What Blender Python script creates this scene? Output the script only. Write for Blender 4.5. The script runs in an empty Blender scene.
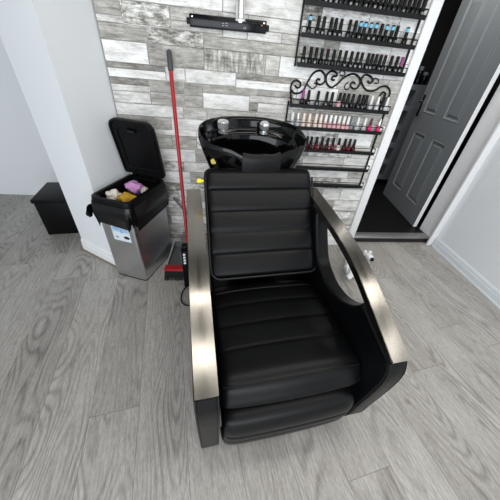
import bpy, bmesh, math, random
from mathutils import Vector, Matrix
random.seed(7)
scene = bpy.context.scene
COL = scene.collection
PI = math.pi

# ------------------------------------------------------------------ materials
def mat(name):
    m = bpy.data.materials.new(name); m.use_nodes = True
    nt = m.node_tree
    return m, nt, nt.nodes['Principled BSDF']

def N(nt, kind, **kw):
    n = nt.nodes.new(kind)
    for k, v in kw.items():
        if k in n.inputs: n.inputs[k].default_value = v
        else: setattr(n, k, v)
    return n

def srgb(r, g, b):
    f = lambda c: (c/255/12.92 if c/255 <= .04045 else ((c/255+.055)/1.055)**2.4)
    return (f(r), f(g), f(b), 1)

def simple(name, col, rough=.5, metal=0, bump=0, bscale=300, var=.0, vscale=6, coat=0, spec=.5, trans=0):
    m, nt, b = mat(name)
    b.inputs['Roughness'].default_value = rough
    b.inputs['Metallic'].default_value = metal
    b.inputs['Coat Weight'].default_value = coat
    b.inputs['Specular IOR Level'].default_value = spec
    b.inputs['Transmission Weight'].default_value = trans
    tc = N(nt, 'ShaderNodeTexCoord')
    if var:
        ns = N(nt, 'ShaderNodeTexNoise', Scale=vscale, Detail=4.0)
        nt.links.new(tc.outputs['Object'], ns.inputs['Vector'])
        mx = N(nt, 'ShaderNodeMix', data_type='RGBA')
        mx.inputs[6].default_value = tuple(max(0, c*(1-var)) for c in col[:3])+(1,)
        mx.inputs[7].default_value = tuple(min(1, c*(1+var)) for c in col[:3])+(1,)
        nt.links.new(ns.outputs['Fac'], mx.inputs[0]); nt.links.new(mx.outputs[2], b.inputs['Base Color'])
    else:
        b.inputs['Base Color'].default_value = col
    if bump:
        n2 = N(nt, 'ShaderNodeTexNoise', Scale=bscale, Detail=3.0)
        nt.links.new(tc.outputs['Object'], n2.inputs['Vector'])
        bp = N(nt, 'ShaderNodeBump', Strength=bump, Distance=.002)
        nt.links.new(n2.outputs['Fac'], bp.inputs['Height']); nt.links.new(bp.outputs['Normal'], b.inputs['Normal'])
    return m

M = {}
M['white_paint'] = simple('white_paint', srgb(232, 235, 238), .55, bump=.08, bscale=120, var=.015)
M['gloss_white'] = simple('gloss_white_paint', srgb(240, 241, 242), .3, var=.01)
M['ceiling'] = simple('ceiling_paint', srgb(118, 116, 112), .8, var=.02)
M['pale_blue_paint'] = simple('pale_skirting_paint', srgb(222, 229, 234), .4, var=.01)
M['leather'] = simple('black_leather', (.0026, .0029, .0036, 1), .36, bump=.16, bscale=420, var=.12, vscale=9, spec=.2)
M['piping'] = simple('black_piping', (.004, .004, .0045, 1), .38, var=.05, spec=.35)
M['thread'] = simple('black_thread', (.004, .004, .004, 1), .8, var=.05)
M['ceramic'] = simple('black_ceramic', (.0015, .0015, .0018, 1), .05, var=.05, spec=.3)
M['rubber'] = simple('black_rubber', (.003, .003, .0034, 1), .34, bump=.06, bscale=200, var=.05, spec=.22)
M['satin_chrome'] = simple('satin_chrome', (.86, .87, .88, 1), .25, metal=.8, var=.02)
M['chrome'] = simple('chrome', (.82, .83, .84, 1), .12, metal=1, var=.02)
M['black_metal'] = simple('black_powder_metal', (.003, .003, .0033, 1), .42, var=.05, spec=.25)
M['black_plastic'] = simple('black_plastic', (.0028, .0028, .0032, 1), .42, bump=.08, bscale=350, var=.08, spec=.15)
M['black_gloss'] = simple('black_gloss_plastic', (.004, .0045, .006, 1), .14, var=.05, spec=.25)
M['black_bag'] = simple('black_bin_bag', (.003, .003, .0034, 1), .25, bump=.5, bscale=45, var=.1, spec=.3)
M['black_floor'] = simple('black_lino', (.006, .0055, .0055, 1), .5, bump=.05, bscale=120, var=.25, vscale=14, spec=.25)
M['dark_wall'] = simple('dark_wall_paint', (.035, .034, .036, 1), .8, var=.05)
M['riser'] = simple('dark_riser', (.012, .009, .008, 1), .5, var=.1)
M['strip'] = simple('grey_threshold_metal', (.36, .36, .36, 1), .42, metal=.7, var=.08, vscale=30)
M['door_grey'] = simple('grey_door_paint', srgb(128, 132, 135), .38, var=.03)
M['unit_grey'] = simple('dark_grey_unit_paint', srgb(104, 108, 113), .5, var=.05)
M['void'] = simple('black_recess', (.008, .008, .009, 1), .8, var=.05)
M['red'] = simple('red_plastic', srgb(166, 12, 26), .36, var=.06)
M['grip'] = simple('charcoal_grip', srgb(66, 68, 72), .5, bump=.1, bscale=200, var=.05)
M['pan_grey'] = simple('grey_dustpan_plastic', srgb(96, 99, 100), .45, var=.08)
M['pan_rim'] = simple('pale_grey_plastic', srgb(165, 168, 168), .45, var=.05)
M['bristle'] = simple('black_bristles', (.008, .008, .008, 1), .8, bump=.6, bscale=260, var=.2)
M['yellow'] = simple('yellow_plastic', srgb(246, 222, 20), .4, var=.03)
M['white_plastic'] = simple('white_plastic', srgb(238, 240, 242), .3, var=.02)
M['pink_cloth'] = simple('pink_cloth', srgb(206, 150, 204), .85, bump=.4, bscale=60, var=.1, vscale=20)
M['tissue'] = simple('white_tissue', srgb(222, 214, 204), .9, bump=.5, bscale=50, var=.08, vscale=20)
M['peel'] = simple('yellow_wrapper', srgb(196, 152, 32), .6, bump=.3, bscale=60, var=.35, vscale=30)
M['brown'] = simple('dark_brown_scrap', srgb(60, 44, 34), .7, bump=.3, bscale=60, var=.3, vscale=30)
M['pale_glass'] = simple('window_glass', (.9, .95, .95, 1), .02, trans=1, spec=.5)

def steel(name, col, rough, axis, sc, streak=.10):
    m, nt, b = mat(name)
    tc = N(nt, 'ShaderNodeTexCoord'); mp = N(nt, 'ShaderNodeMapping')
    mp.inputs['Scale'].default_value = sc
    ns = N(nt, 'ShaderNodeTexNoise', Scale=1.0, Detail=3.0)
    nt.links.new(tc.outputs['Object'], mp.inputs['Vector']); nt.links.new(mp.outputs['Vector'], ns.inputs['Vector'])
    mx = N(nt, 'ShaderNodeMix', data_type='RGBA')
    mx.inputs[6].default_value = tuple(c*(1-streak) for c in col)+(1,)
    mx.inputs[7].default_value = tuple(min(1, c*(1+streak)) for c in col)+(1,)
    nt.links.new(ns.outputs['Fac'], mx.inputs[0]); nt.links.new(mx.outputs[2], b.inputs['Base Color'])
    b.inputs['Metallic'].default_value = 1; b.inputs['Anisotropic'].default_value = .5
    mr = N(nt, 'ShaderNodeMapRange'); mr.inputs['To Min'].default_value = rough-.05; mr.inputs['To Max'].default_value = rough+.07
    nt.links.new(ns.outputs['Fac'], mr.inputs['Value']); nt.links.new(mr.outputs['Result'], b.inputs['Roughness'])
    bp = N(nt, 'ShaderNodeBump', Strength=.03, Distance=.001)
    nt.links.new(ns.outputs['Fac'], bp.inputs['Height']); nt.links.new(bp.outputs['Normal'], b.inputs['Normal'])
    return m
M['arm_steel'] = steel('brushed_warm_steel', (.33, .31, .276), .21, 'x', (700, 9, 9))
M['bin_steel'] = steel('brushed_bin_steel', (.62, .63, .64), .3, 'z', (500, 500, 4), .06)

def plank_wall_material():
    m, nt, b = mat('whitewashed_plank_wallpaper')
    L = nt.links.new
    tc = N(nt, 'ShaderNodeTexCoord')
    tone = N(nt, 'ShaderNodeAttribute', attribute_name='tone'); sty = N(nt, 'ShaderNodeAttribute', attribute_name='wear')
    seed = N(nt, 'ShaderNodeAttribute', attribute_name='seed')
    off = N(nt, 'ShaderNodeCombineXYZ'); L(seed.outputs['Fac'], off.inputs['X']); L(seed.outputs['Fac'], off.inputs['Z'])
    add = N(nt, 'ShaderNodeVectorMath', operation='ADD'); L(tc.outputs['Object'], add.inputs[0]); L(off.outputs[0], add.inputs[1])
    def noise(sc, detail=5.0, rough=.6):
        mp = N(nt, 'ShaderNodeMapping'); mp.inputs['Scale'].default_value = sc
        L(add.outputs[0], mp.inputs['Vector'])
        n = N(nt, 'ShaderNodeTexNoise', Scale=1.0, Detail=detail, Roughness=rough); L(mp.outputs[0], n.inputs['Vector'])
        return n.outputs['Fac']
    def mr(x, a, b_, c, d):
        n = N(nt, 'ShaderNodeMapRange'); n.inputs['From Min'].default_value = a; n.inputs['From Max'].default_value = b_
        n.inputs['To Min'].default_value = c; n.inputs['To Max'].default_value = d; L(x, n.inputs['Value']); return n.outputs['Result']
    def math_(op, x, y):
        n = N(nt, 'ShaderNodeMath', operation=op)
        for i, v in enumerate((x, y)):
            if isinstance(v, (int, float)): n.inputs[i].default_value = v
            else: L(v, n.inputs[i])
        return n.outputs[0]
    grain = mr(noise((5, 1, 120), 7, .7), .3, .7, -.13, .11)
    fine = mr(noise((30, 1, 400), 2), .3, .7, -.04, .04)
    blot = mr(noise((9, 1, 24), 8, .75), .38, .68, .08, -.24)
    worn = mr(noise((16, 1, 40), 9, .8), .42, .64, .16, -.46)
    streak = mr(noise((70, 1, 9), 9, .8), .36, .66, .30, -.24)
    is2 = mr(sty.outputs['Fac'], 1.5, 1.6, 0, 1); is3 = mr(sty.outputs['Fac'], 2.5, 2.6, 0, 1)
    is2 = math_('SUBTRACT', is2, is3)
    v = math_('ADD', tone.outputs['Fac'], grain); v = math_('ADD', v, fine); v = math_('ADD', v, blot)
    v = math_('ADD', v, math_('MULTIPLY', worn, is2)); v = math_('ADD', v, math_('MULTIPLY', streak, is3))
    cr = N(nt, 'ShaderNodeValToRGB'); L(v, cr.inputs['Fac'])
    e = cr.color_ramp.elements; e[0].position = 0; e[0].color = srgb(62, 60, 57); e[1].position = 1; e[1].color = srgb(250, 250, 249)
    x = e.new(.35); x.color = srgb(108, 105, 100); x = e.new(.6); x.color = srgb(174, 171, 164); x = e.new(.8); x.color = srgb(218, 217, 213)
    L(cr.outputs['Color'], b.inputs['Base Color']); b.inputs['Roughness'].default_value = .6
    return m
M['plank_wall'] = plank_wall_material()
M['seam'] = simple('dark_plank_seam', srgb(66, 62, 57), .8, var=.3, vscale=14)

def floor_material():
    m, nt, b = mat('grey_oak_laminate')
    L = nt.links.new
    uv = N(nt, 'ShaderNodeUVMap', uv_map='UVMap')
    tone = N(nt, 'ShaderNodeAttribute', attribute_name='tone')
    def noise(sc, detail=4.0, rough=.6, src=None):
        mp = N(nt, 'ShaderNodeMapping'); mp.inputs['Scale'].default_value = sc
        L(src or uv.outputs[0], mp.inputs['Vector'])
        n = N(nt, 'ShaderNodeTexNoise', Scale=1.0, Detail=detail, Roughness=rough); L(mp.outputs[0], n.inputs['Vector'])
        return n
    def mr(x, a, b_, c, d):
        n = N(nt, 'ShaderNodeMapRange'); n.inputs['From Min'].default_value = a; n.inputs['From Max'].default_value = b_
        n.inputs['To Min'].default_value = c; n.inputs['To Max'].default_value = d; L(x, n.inputs['Value']); return n.outputs['Result']
    def math_(op, x, y=0):
        n = N(nt, 'ShaderNodeMath', operation=op)
        for i, v in enumerate((x, y)):
            if isinstance(v, (int, float)): n.inputs[i].default_value = v
            else: L(v, n.inputs[i])
        return n.outputs[0]
    broad = noise((5.0, 1.1, 1), 1.0, .3).outputs['Fac']        # slow field whose contours give cathedral figure
    rings = math_('SINE', math_('MULTIPLY', broad, 150.0))
    ringmask = mr(noise((4.0, .8, 1), 2.0).outputs['Fac'], .42, .60, 0, 1)
    rings = math_('POWER', math_('ADD', math_('MULTIPLY', rings, .5), .5), 2.5)
    rings = math_('MULTIPLY', math_('MULTIPLY', rings, ringmask), -1.0)
    grain = mr(noise((110, 7.5, 1), 6.0, .75).outputs['Fac'], .32, .68, -1, 1)
    fine = mr(noise((260, 40, 1), 3.0, .7).outputs['Fac'], .3, .7, -1, 1)
    cloud = mr(noise((7, 1.6, 1), 3.0).outputs['Fac'], .3, .7, -1, 1)
    knot = noise((16, 7, 1), 1.0).outputs['Fac']; knot = mr(knot, .74, .82, 0, -1)
    v = math_('ADD', .53, math_('MULTIPLY', rings, .22)); v = math_('ADD', v, math_('MULTIPLY', grain, .16))
    v = math_('ADD', v, math_('MULTIPLY', fine, .12)); v = math_('ADD', v, math_('MULTIPLY', cloud, .06)); v = math_('ADD', v, math_('MULTIPLY', knot, .22))
    v = math_('ADD', v, tone.outputs['Fac'])
    cr = N(nt, 'ShaderNodeValToRGB'); L(v, cr.inputs['Fac'])
    e = cr.color_ramp.elements; e[0].position = 0.0; e[0].color = srgb(78, 74, 70); e[1].position = 1; e[1].color = srgb(222, 220, 216)
    x = e.new(.5); x.color = srgb(164, 160, 155)
    L(cr.outputs['Color'], b.inputs['Base Color'])
    rr = mr(v, .2, .9, .40, .33); L(rr, b.inputs['Roughness']); b.inputs['Specular IOR Level'].default_value = .5
    bp = N(nt, 'ShaderNodeBump', Strength=.12, Distance=.001); L(v, bp.inputs['Height']); L(bp.outputs['Normal'], b.inputs['Normal'])
    return m
M['laminate'] = floor_material()

# ------------------------------------------------------------------ mesh helpers
def link(name, bm, m, parent=None, smooth=False, mats=None):
    me = bpy.data.meshes.new(name)
    bmesh.ops.remove_doubles(bm, verts=bm.verts, dist=1e-6)
    bm.normal_update(); bm.to_mesh(me); bm.free()
    for mm in (mats or [m]): me.materials.append(mm)
    if smooth:
        me.polygons.foreach_set('use_smooth', [True]*len(me.polygons))
        try: me.set_sharp_from_angle(angle=math.radians(40))
        except Exception: pass
    o = bpy.data.objects.new(name, me); COL.objects.link(o)
    if parent: o.parent = parent
    return o

def tag(o, label=None, cat=None, group=None, kind=None):
    if label: o['label'] = label
    if cat: o['category'] = cat
    if group: o['group'] = group
    if kind: o['kind'] = kind
    return o

def empty(name, loc, rz=0, label=None, cat=None, group=None):
    o = bpy.data.objects.new(name, None); COL.objects.link(o)
    o.empty_display_size = .05; o.location = loc; o.rotation_euler = (0, 0, rz)
    return tag(o, label, cat, group)

def box(bm, x0, x1, y0, y1, z0, z1, bev=0, seg=2, mtx=None):
    c = bmesh.ops.create_cube(bm, size=1)
    vs = c['verts']
    for v in vs:
        v.co = Vector(((x0+x1)/2+v.co.x*(x1-x0), (y0+y1)/2+v.co.y*(y1-y0), (z0+z1)/2+v.co.z*(z1-z0)))
    if bev:
        es = list({e for v in vs for e in v.link_edges})
        r = bmesh.ops.bevel(bm, geom=es, offset=bev, segments=seg, affect='EDGES', profile=.5)
        vs = list({v for f in r['faces'] for v in f.verts} | {v for v in vs if v.is_valid})
    if mtx is not None: bmesh.ops.transform(bm, matrix=mtx, verts=vs)
    return vs

def ring_loft(bm, rings, cap0=True, cap1=True, closed=True):
    vr = [[bm.verts.new(p) for p in r] for r in rings]
    n = len(vr[0])
    for a, b in zip(vr, vr[1:]):
        for i in range(n if closed else n-1):
            j = (i+1) % n
            bm.faces.new((a[i], a[j], b[j], b[i]))
    if cap0: bm.faces.new(list(reversed(vr[0])))
    if cap1: bm.faces.new(vr[-1])
    return vr

def lathe(bm, prof, seg=16, mtx=None, cap0=True, cap1=True):
    rings = [[Vector((r*math.cos(2*PI*i/seg), r*math.sin(2*PI*i/seg), z)) for i in range(seg)] for r, z in prof]
    if mtx is not None: rings = [[mtx @ p for p in r] for r in rings]
    ring_loft(bm, rings, cap0, cap1)

def frame_between(p, q):
    p, q = Vector(p), Vector(q); d = (q-p).normalized()
    up = Vector((0, 0, 1)) if abs(d.z) < .95 else Vector((1, 0, 0))
    x = up.cross(d).normalized(); y = d.cross(x)
    return Matrix(((x.x, y.x, d.x, p.x), (x.y, y.y, d.y, p.y), (x.z, y.z, d.z, p.z), (0, 0, 0, 1)))

def rod(bm, p, q, r, r2=None, seg=14):
    L = (Vector(q)-Vector(p)).length
    lathe(bm, [(r, 0), (r2 or r, L)], seg, frame_between(p, q))

def smooth_path(pts, n=6, closed=False):
    P = [Vector(p) for p in pts]; out = []
    m = len(P)
    rng = range(m if closed else m-1)
    for i in rng:
        if closed: p0, p1, p2, p3 = P[(i-1) % m], P[i], P[(i+1) % m], P[(i+2) % m]
        else: p0, p1, p2, p3 = P[max(i-1, 0)], P[i], P[i+1], P[min(i+2, m-1)]
        for k in range(n):
            t = k/n
            out.append(.5*((2*p1)+(p2-p0)*t+(2*p0-5*p1+4*p2-p3)*t*t+(3*p1-p0-3*p2+p3)*t**3))
    if not closed: out.append(P[-1])
    return out

def tube(bm, pts, r, seg=8, closed=False, rfun=None):
    P = [Vector(p) for p in pts]; n = len(P)
    rings = []; prev = None
    for i in range(n):
        a = P[(i-1) % n] if closed or i > 0 else P[i]; b = P[(i+1) % n] if closed or i < n-1 else P[i]
        t = (b-a).normalized()
        if prev is None:
            up = Vector((0, 0, 1)) if abs(t.z) < .9 else Vector((0, 1, 0)); x = up.cross(t).normalized()
        else: x = (prev - t*prev.dot(t)).normalized()
        prev = x; y = t.cross(x); rr = rfun(i/(n-1)) if rfun else r
        rings.append([P[i]+x*rr*math.cos(2*PI*k/seg)+y*rr*math.sin(2*PI*k/seg) for k in range(seg)])
    if closed: rings.append(rings[0])
    ring_loft(bm, rings, not closed, not closed)

def prism(bm, poly, axis, a, b, bev=0, seg=2):
    """extrude a 2-D polygon along an axis ('x': poly in y,z / 'y': poly in x,z / 'z': poly in x,y)"""
    f = {'x': lambda p, t: (t, p[0], p[1]), 'y': lambda p, t: (p[0], t, p[1]), 'z': lambda p, t: (p[0], p[1], t)}[axis]
    A = [bm.verts.new(f(p, a)) for p in poly]; B = [bm.verts.new(f(p, b)) for p in poly]
    n = len(poly)
    fs = [bm.faces.new(A), bm.faces.new(list(reversed(B)))]
    for i in range(n):
        j = (i+1) % n; fs.append(bm.faces.new((A[j], A[i], B[i], B[j])))
    bmesh.ops.recalc_face_normals(bm, faces=fs)
    if bev:
        es = list(set(fs[0].edges) | set(fs[1].edges))
        bmesh.ops.bevel(bm, geom=es, offset=bev, segments=seg, affect='EDGES', profile=.5, clamp_overlap=True)

def cushion(bm, path, u0, u1, th, seams, puff, ns=150, nt=44, p=14, pe=24, groove=.5, crown=0):
    """channel-stitched cushion: path in (v, z), width u0..u1, outward side = left-hand normal"""
    P = smooth_path([(a, b, 0) for a, b in path], 16)
    ln = [0]
    for a, b in zip(P, P[1:]): ln.append(ln[-1]+(b-a).length)
    Lt = ln[-1]
    def at(s):
        for i in range(len(P)-1):
            if s <= ln[i+1] or i == len(P)-2:
                t = (s-ln[i])/max(1e-9, ln[i+1]-ln[i]); q = P[i].lerp(P[i+1], t)
                a = P[max(i-1, 0)]; b = P[min(i+2, len(P)-1)]; d = (b-a).normalized()
                return q, Vector((-d.y, d.x, 0))
    sm = [0]+[x*Lt if x <= 1 else x for x in seams]+[Lt]
    S = [Lt*(.5-.5*math.cos(PI*i/ns))*.35+Lt*(i/ns)*.65 for i in range(ns+1)]
    T = [math.sin(PI/2*(2*j/nt-1))*.6+(2*j/nt-1)*.4 for j in range(nt+1)]
    top, bot = [], []
    for s in S:
        q, n = at(s)
        k = 0
        while k < len(sm)-2 and s > sm[k+1]: k += 1
        x = 2*(s-sm[k])/(sm[k+1]-sm[k])-1
        h = puff*(max(0, 1-abs(x)**3.2))**groove
        es = max(0, 1-abs(2*s/Lt-1)**pe)**.5
        tr, br = [], []
        for t in T:
            E = es*max(0, 1-abs(t)**p)**.5
            u = (u0+u1)/2+t*(u1-u0)/2
            dt = -th/2+(th/2+h+crown*(1-t*t))*E; db = -th/2-th/2*E
            a = q+n*dt; b = q+n*db
            tr.append(bm.verts.new((u, a.x, a.y))); br.append(bm.verts.new((u, b.x, b.y)))
        top.append(tr); bot.append(br)
    fs = []
    for i in range(ns):
        for j in range(nt):
            fs.append(bm.faces.new((top[i][j], top[i][j+1], top[i+1][j+1], top[i+1][j])))
            fs.append(bm.faces.new((bot[i][j], bot[i+1][j], bot[i+1][j+1], bot[i][j+1])))
    for i in range(ns):
        for j in (0, nt):
            try: fs.append(bm.faces.new((top[i][j], top[i+1][j], bot[i+1][j], bot[i][j])))
            except Exception: pass
    bmesh.ops.remove_doubles(bm, verts=bm.verts, dist=1e-5)
    bmesh.ops.recalc_face_normals(bm, faces=bm.faces)
    return at, Lt

# ------------------------------------------------------------------ setting
WY = 1.90                                   # face of the plank-papered wall
YAW = -.1656
CYW, SYW = math.cos(YAW), math.sin(YAW)

def planks_mesh(name, rects, m, plane, axis_uv=False, parent=None):
    bm = bmesh.new()
    lt = bm.faces.layers.float.new('tone'); lw = bm.faces.layers.float.new('wear'); ls = bm.faces.layers.float.new('seed')
    for x0, x1, z0, z1, y, tone, wear in rects:
        f = bm.faces.new([bm.verts.new(p) for p in ((x0, y, z0), (x1, y, z0), (x1, y, z1), (x0, y, z1))])
        f[lt] = tone; f[lw] = wear; f[ls] = random.uniform(0, 50)
    return bm

# plank wall
g = .0011
rects = []
z = -.02; r = 0
while z < 2.5:
    h = random.choice((.062, .074, .088))
    x = -.66-random.uniform(0, .3)
    while x < 1.2:
        w = random.uniform(.16, .36); a, b = max(x, -.66), min(x+w, 1.2)
        if b-a > .01:
            rects.append((a+g, b-g, z+g, z+h-g, WY-.0012, random.choice((.62, .7, .78, .84, .9, .95, .95)), random.choice((0, 0, 0, 0, 2))))
        x += w
    z += h
explicit = [(-.66, .0, 1.552, 1.64, .97, 0), (-.66, -.528, 1.487, 1.55, .64, 0), (-.66, -.524, 1.456, 1.485, .76, 0), (-.521, -.281, 1.458, 1.549, .78, 2),
 (-.278, -.154, 1.495, 1.549, .7, 0), (-.278, 0, 1.456, 1.493, .72, 0), (-.66, -.413, 1.384, 1.454, .64, 0), (-.410, -.107, 1.384, 1.454, .68, 2),
 (-.66, -.422, 1.284, 1.382, .97, 0), (-.419, -.107, 1.284, 1.382, .6, 0), (-.66, -.336, 1.256, 1.282, .5, 0), (-.66, -.336, 1.211, 1.254, .97, 0),
 (-.66, -.445, 1.177, 1.209, .5, 0), (-.333, -.222, 1.212, 1.282, .86, 0), (-.66, -.446, 1.142, 1.175, .78, 0), (-.66, -.442, 1.080, 1.140, .84, 0),
 (-.440, -.236, 1.150, 1.209, .62, 0), (-.440, -.236, 1.080, 1.148, .64, 0), (-.66, -.25, 1.010, 1.077, .85, 0), (-.247, -.10, 1.013, 1.077, .76, 0), (-.66, -.333, .934, 1.008, .66, 0),
 (-.330, -.10, .940, 1.008, .95, 0), (0.003, .14, 1.445, 1.55, .78, 0), (-.104, .46, 1.388, 1.443, .66, 0), (.143, .34, 1.445, 1.490, .86, 0), (.343, .6, 1.445, 1.490, .74, 0), (.003, .45, 1.552, 1.64, .88, 0), (.143, .44, 1.492, 1.55, .82, 0),
 (-.104, .257, 1.284, 1.386, .58, 3), (.26, .345, 1.284, 1.386, .74, 0), (.348, .62, 1.284, 1.386, .96, 0), (-.219, .083, 1.212, 1.282, .86, 0), (.086, .445, 1.253, 1.282, .55, 0),
 (.086, .445, 1.208, 1.251, .97, 0), (-.122, .22, 1.168, 1.210, .62, 0), (.223, .46, 1.174, 1.206, .54, 0), (-.119, .174, 1.079, 1.166, .98, 0), (-.233, -.122, 1.146, 1.210, .6, 0),
 (-.233, -.122, 1.079, 1.144, .66, 0), (.177, .46, 1.134, 1.172, .76, 0), (.177, .231, 1.08, 1.132, .52, 0), (.234, .46, 1.082, 1.132, .87, 0), (-.097, .221, 1.012, 1.077, .77, 0), (.224, .46, 1.015, 1.078, .82, 0),
 (.83, .98, .46, .56, .88, 0), (.985, 1.2, .46, .56, .93, 0), (.87, .95, .37, .455, .62, 0), (.955, 1.2, .36, .455, .86, 0), (.6, .865, .40, .458, .84, 0)]
for x0, x1, z0, z1, t, wv in explicit:
    rects.append((x0-.0005, x1+.0005, z0-.0005, z1+.0005, WY-.0018, .28, 0))
    rects.append((x0+g, x1-g, z0+g, z1-g, WY-.0024, t, wv))
bm = planks_mesh('wall_back', rects, None, None)
old = set(bm.faces)
box(bm, -.66, 1.2, WY, WY+.15, -.02, 2.5)
for f in bm.faces: f.material_index = 0 if f in old else 1
wall_back = tag(link('wall_back', bm, None, mats=[M['plank_wall'], M['seam']]), kind='structure')

# floor boards
bm = bmesh.new()
uvl = bm.loops.layers.uv.new('UVMap'); lt = bm.faces.layers.float.new('tone')
BW = .2117; A0 = -.292
def board(a0, a1, b0, b1, tone):
    gg = .0006
    pts = []
    for a, b in ((a0+gg, b0+gg), (a1-gg, b0+gg), (a1-gg, b1-gg), (a0+gg, b1-gg)):
        pts.append(((a, b), Vector((a*CYW+b*SYW, -a*SYW+b*CYW, 0))))
    f = bm.faces.new([bm.verts.new(p) for _, p in pts]); f[lt] = tone
    ou, ov = random.uniform(0, 40), random.uniform(0, 40)
    for l, (ab, _) in zip(f.loops, pts): l[uvl].uv = (ab[0]+ou, ab[1]+ov)
for k in range(-14, 14):
    a0 = A0+k*BW; BL = 1.38
    b = {-1: .622, -2: 1.56, 0: 1.47, 1: 1.2, 2: .95, 3: 1.3, 4: 1.5, 5: -.12, 6: 1.02, 7: .45}.get(k, random.uniform(0, 1.2))-BL*4
    while b < 3.4:
        tone = random.choice((-.05, -.03, 0, .02, .03, .05))
        if k == -1: tone = .05 if b < .5 else -.05
        if k == 0: tone = .01
        board(a0, a0+BW, b, b+BL, tone); b += BL
for co, no in (((2.11, 0, 0), (1, 0, 0)), ((-2.6, 0, 0), (-1, 0, 0)), ((0, -3, 0), (0, -1, 0)), ((0, 3.0, 0), (0, 1, 0))):
    bmesh.ops.bisect_plane(bm, geom=bm.verts[:]+bm.edges[:]+bm.faces[:], plane_co=co, plane_no=no, clear_outer=True)
old = set(bm.faces)
box(bm, -2.6, 2.11, -3, 3.0, -.06, -.0006)
for f in bm.faces: f.material_index = 0 if f in old else 1
tag(link('floor', bm, None, mats=[M['laminate'], M['seam']]), kind='structure')

# left pier: a white wall turned about 26 degrees, with skirting
C1 = Vector((-.800, 1.590)); C2 = Vector((-1.105, 1.795)); C0 = Vector((-.652, 1.935))
bm = bmesh.new()
prism(bm, [C0, C1, C2, C2+(C0-C1)], 'z', 0, 2.5)
tag(link('wall_left', bm, M['white_paint']), kind='structure')
def skirting(name, A, B, out, h, m, th=.014, ends=(0, 0)):
    A, B = Vector(A), Vector(B); d = (B-A).normalized(); n = Vector((d.y, -d.x)) * out
    bm = bmesh.new()
    prof = [(0, 0), (th+.004, 0), (th+.004, .012), (th, .016), (th, h*.62), (th-.003, h*.66), (th-.003, h-.016), (.004, h), (0, h)]
    rings = []
    for P, e in ((A-d*ends[0], 0), (B+d*ends[1], 1)):
        rings.append([Vector((P.x+n.x*o, P.y+n.y*o, z_)) for o, z_ in prof])
    ring_loft(bm, rings); bmesh.ops.recalc_face_normals(bm, faces=bm.faces)
    return tag(link(name, bm, m), kind='structure')
skirting('baseboard_left', C1, C2, -1, .115, M['gloss_white'], ends=(.015, .0))
bm = bmesh.new()
e_ = (C2-C1).normalized(); nn = Vector((e_.y, -e_.x))
if nn.y > 0: nn = -nn
q0, q1 = C1-e_*.019, C2+e_*.0
prism(bm, [q0, q1, q1+nn*.022, q0+nn*.022], 'z', 0, .016)
tag(link('trim_1', bm, simple('grey_floor_bead', srgb(134, 122, 108), .5, var=.05)), kind='structure')
skirting('baseboard_back', (.60, WY-.0024), (1.168, WY-.0024), 1, .075, M['gloss_white'])
# recess beyond the pier and the outer shell
def wallbox(name, m, *b):
    bm = bmesh.new(); box(bm, *b); return tag(link(name, bm, m), kind='structure')
wallbox('wall_recess', M['white_paint'], -2.6, -.67, 2.75, 2.85, 0, 2.5)
wallbox('wall_far_left', M['white_paint'], -2.7, -2.6, -3, 2.85, 0, 2.5)
wallbox('wall_right', M['white_paint'], 2.11, 2.21, -3, 1.88, 0, 2.5)
skirting('baseboard_right', (2.11, 1.868), (2.11, -3), 1, .10, M['pale_blue_paint'])
wallbox('ceiling', M['ceiling'], -2.7, 2.21, -3, 2.85, 2.5, 2.6)
# shop front behind the camera: low sill, posts and one big pane of daylight
bm = bmesh.new()
box(bm, -2.6, 2.11, -3.1, -3.0, 0, .25); box(bm, -2.6, 2.11, -3.1, -3.0, 2.35, 2.5)
for x in (-2.6, -.9, .75, 2.03): box(bm, x, x+.08, -3.1, -3.0, .25, 2.35)
tag(link('wall_front', bm, M['white_paint']), kind='structure')

# doorway to the back room
bm = bmesh.new()
box(bm, 1.172, 1.240, WY-.022, WY, .0, 2.12, .004); box(bm, 2.045, 2.11, WY-.022, WY, .0, 2.12, .004); box(bm, 1.178, 2.11, WY-.022, WY, 2.12, 2.2, .004)
tag(link('trim_2', bm, M['gloss_white'], smooth=True), kind='structure')
bm = bmesh.new()
box(bm, 1.2, 1.25, WY, 2.06, .06, 2.12); box(bm, 2.085, 2.16, WY, 2.10, .0, 2.12); box(bm, 1.2, 2.16, WY, 2.06, 2.12, 2.5)
tag(link('trim_3', bm, M['gloss_white']), kind='structure')
bm = bmesh.new(); box(bm, 1.2, 3.3, 1.942, 4.3, 0, .058)
tag(link('floor_back_room', bm, M['black_floor']), kind='structure')
bm = bmesh.new(); box(bm, 1.26, 2.085, 1.932, 1.942, 0, .045)
tag(link('trim_4', bm, M['riser']), kind='structure')
bm = bmesh.new(); box(bm, 1.26, 2.085, 1.926, 2.012, .046, .0625, .003)
tag(link('trim_5', bm, M['strip'], smooth=True), kind='structure')
bm = bmesh.new()
box(bm, 1.2, 3.4, 4.2, 4.3, .0, 2.5); box(bm, 3.3, 3.4, 2.1, 4.2, 0, 2.5); box(bm, 1.0, 1.2, 2.05, 4.3, 0, 2.5); box(bm, 2.16, 3.4, 2.0, 2.1, 0, 2.5)
tag(link('wall_back_room', bm, M['dark_wall']), kind='structure')
wallbox('ceiling_back_room', M['dark_wall'], 1.0, 3.4, 2.05, 4.3, 2.5, 2.6)

# ------------------------------------------------------------------ grey panel door, opened into the back room
hx, hy, fx, fy = 2.058, 2.125, 2.152, 2.955
ang = math.atan2(fy-hy, fx-hx)
DW = .826
door = empty('panel_door', (hx, hy, .066), ang, 'grey painted panel door standing open into the dark back room', 'door')
bm = bmesh.new()
T = .038
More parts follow.
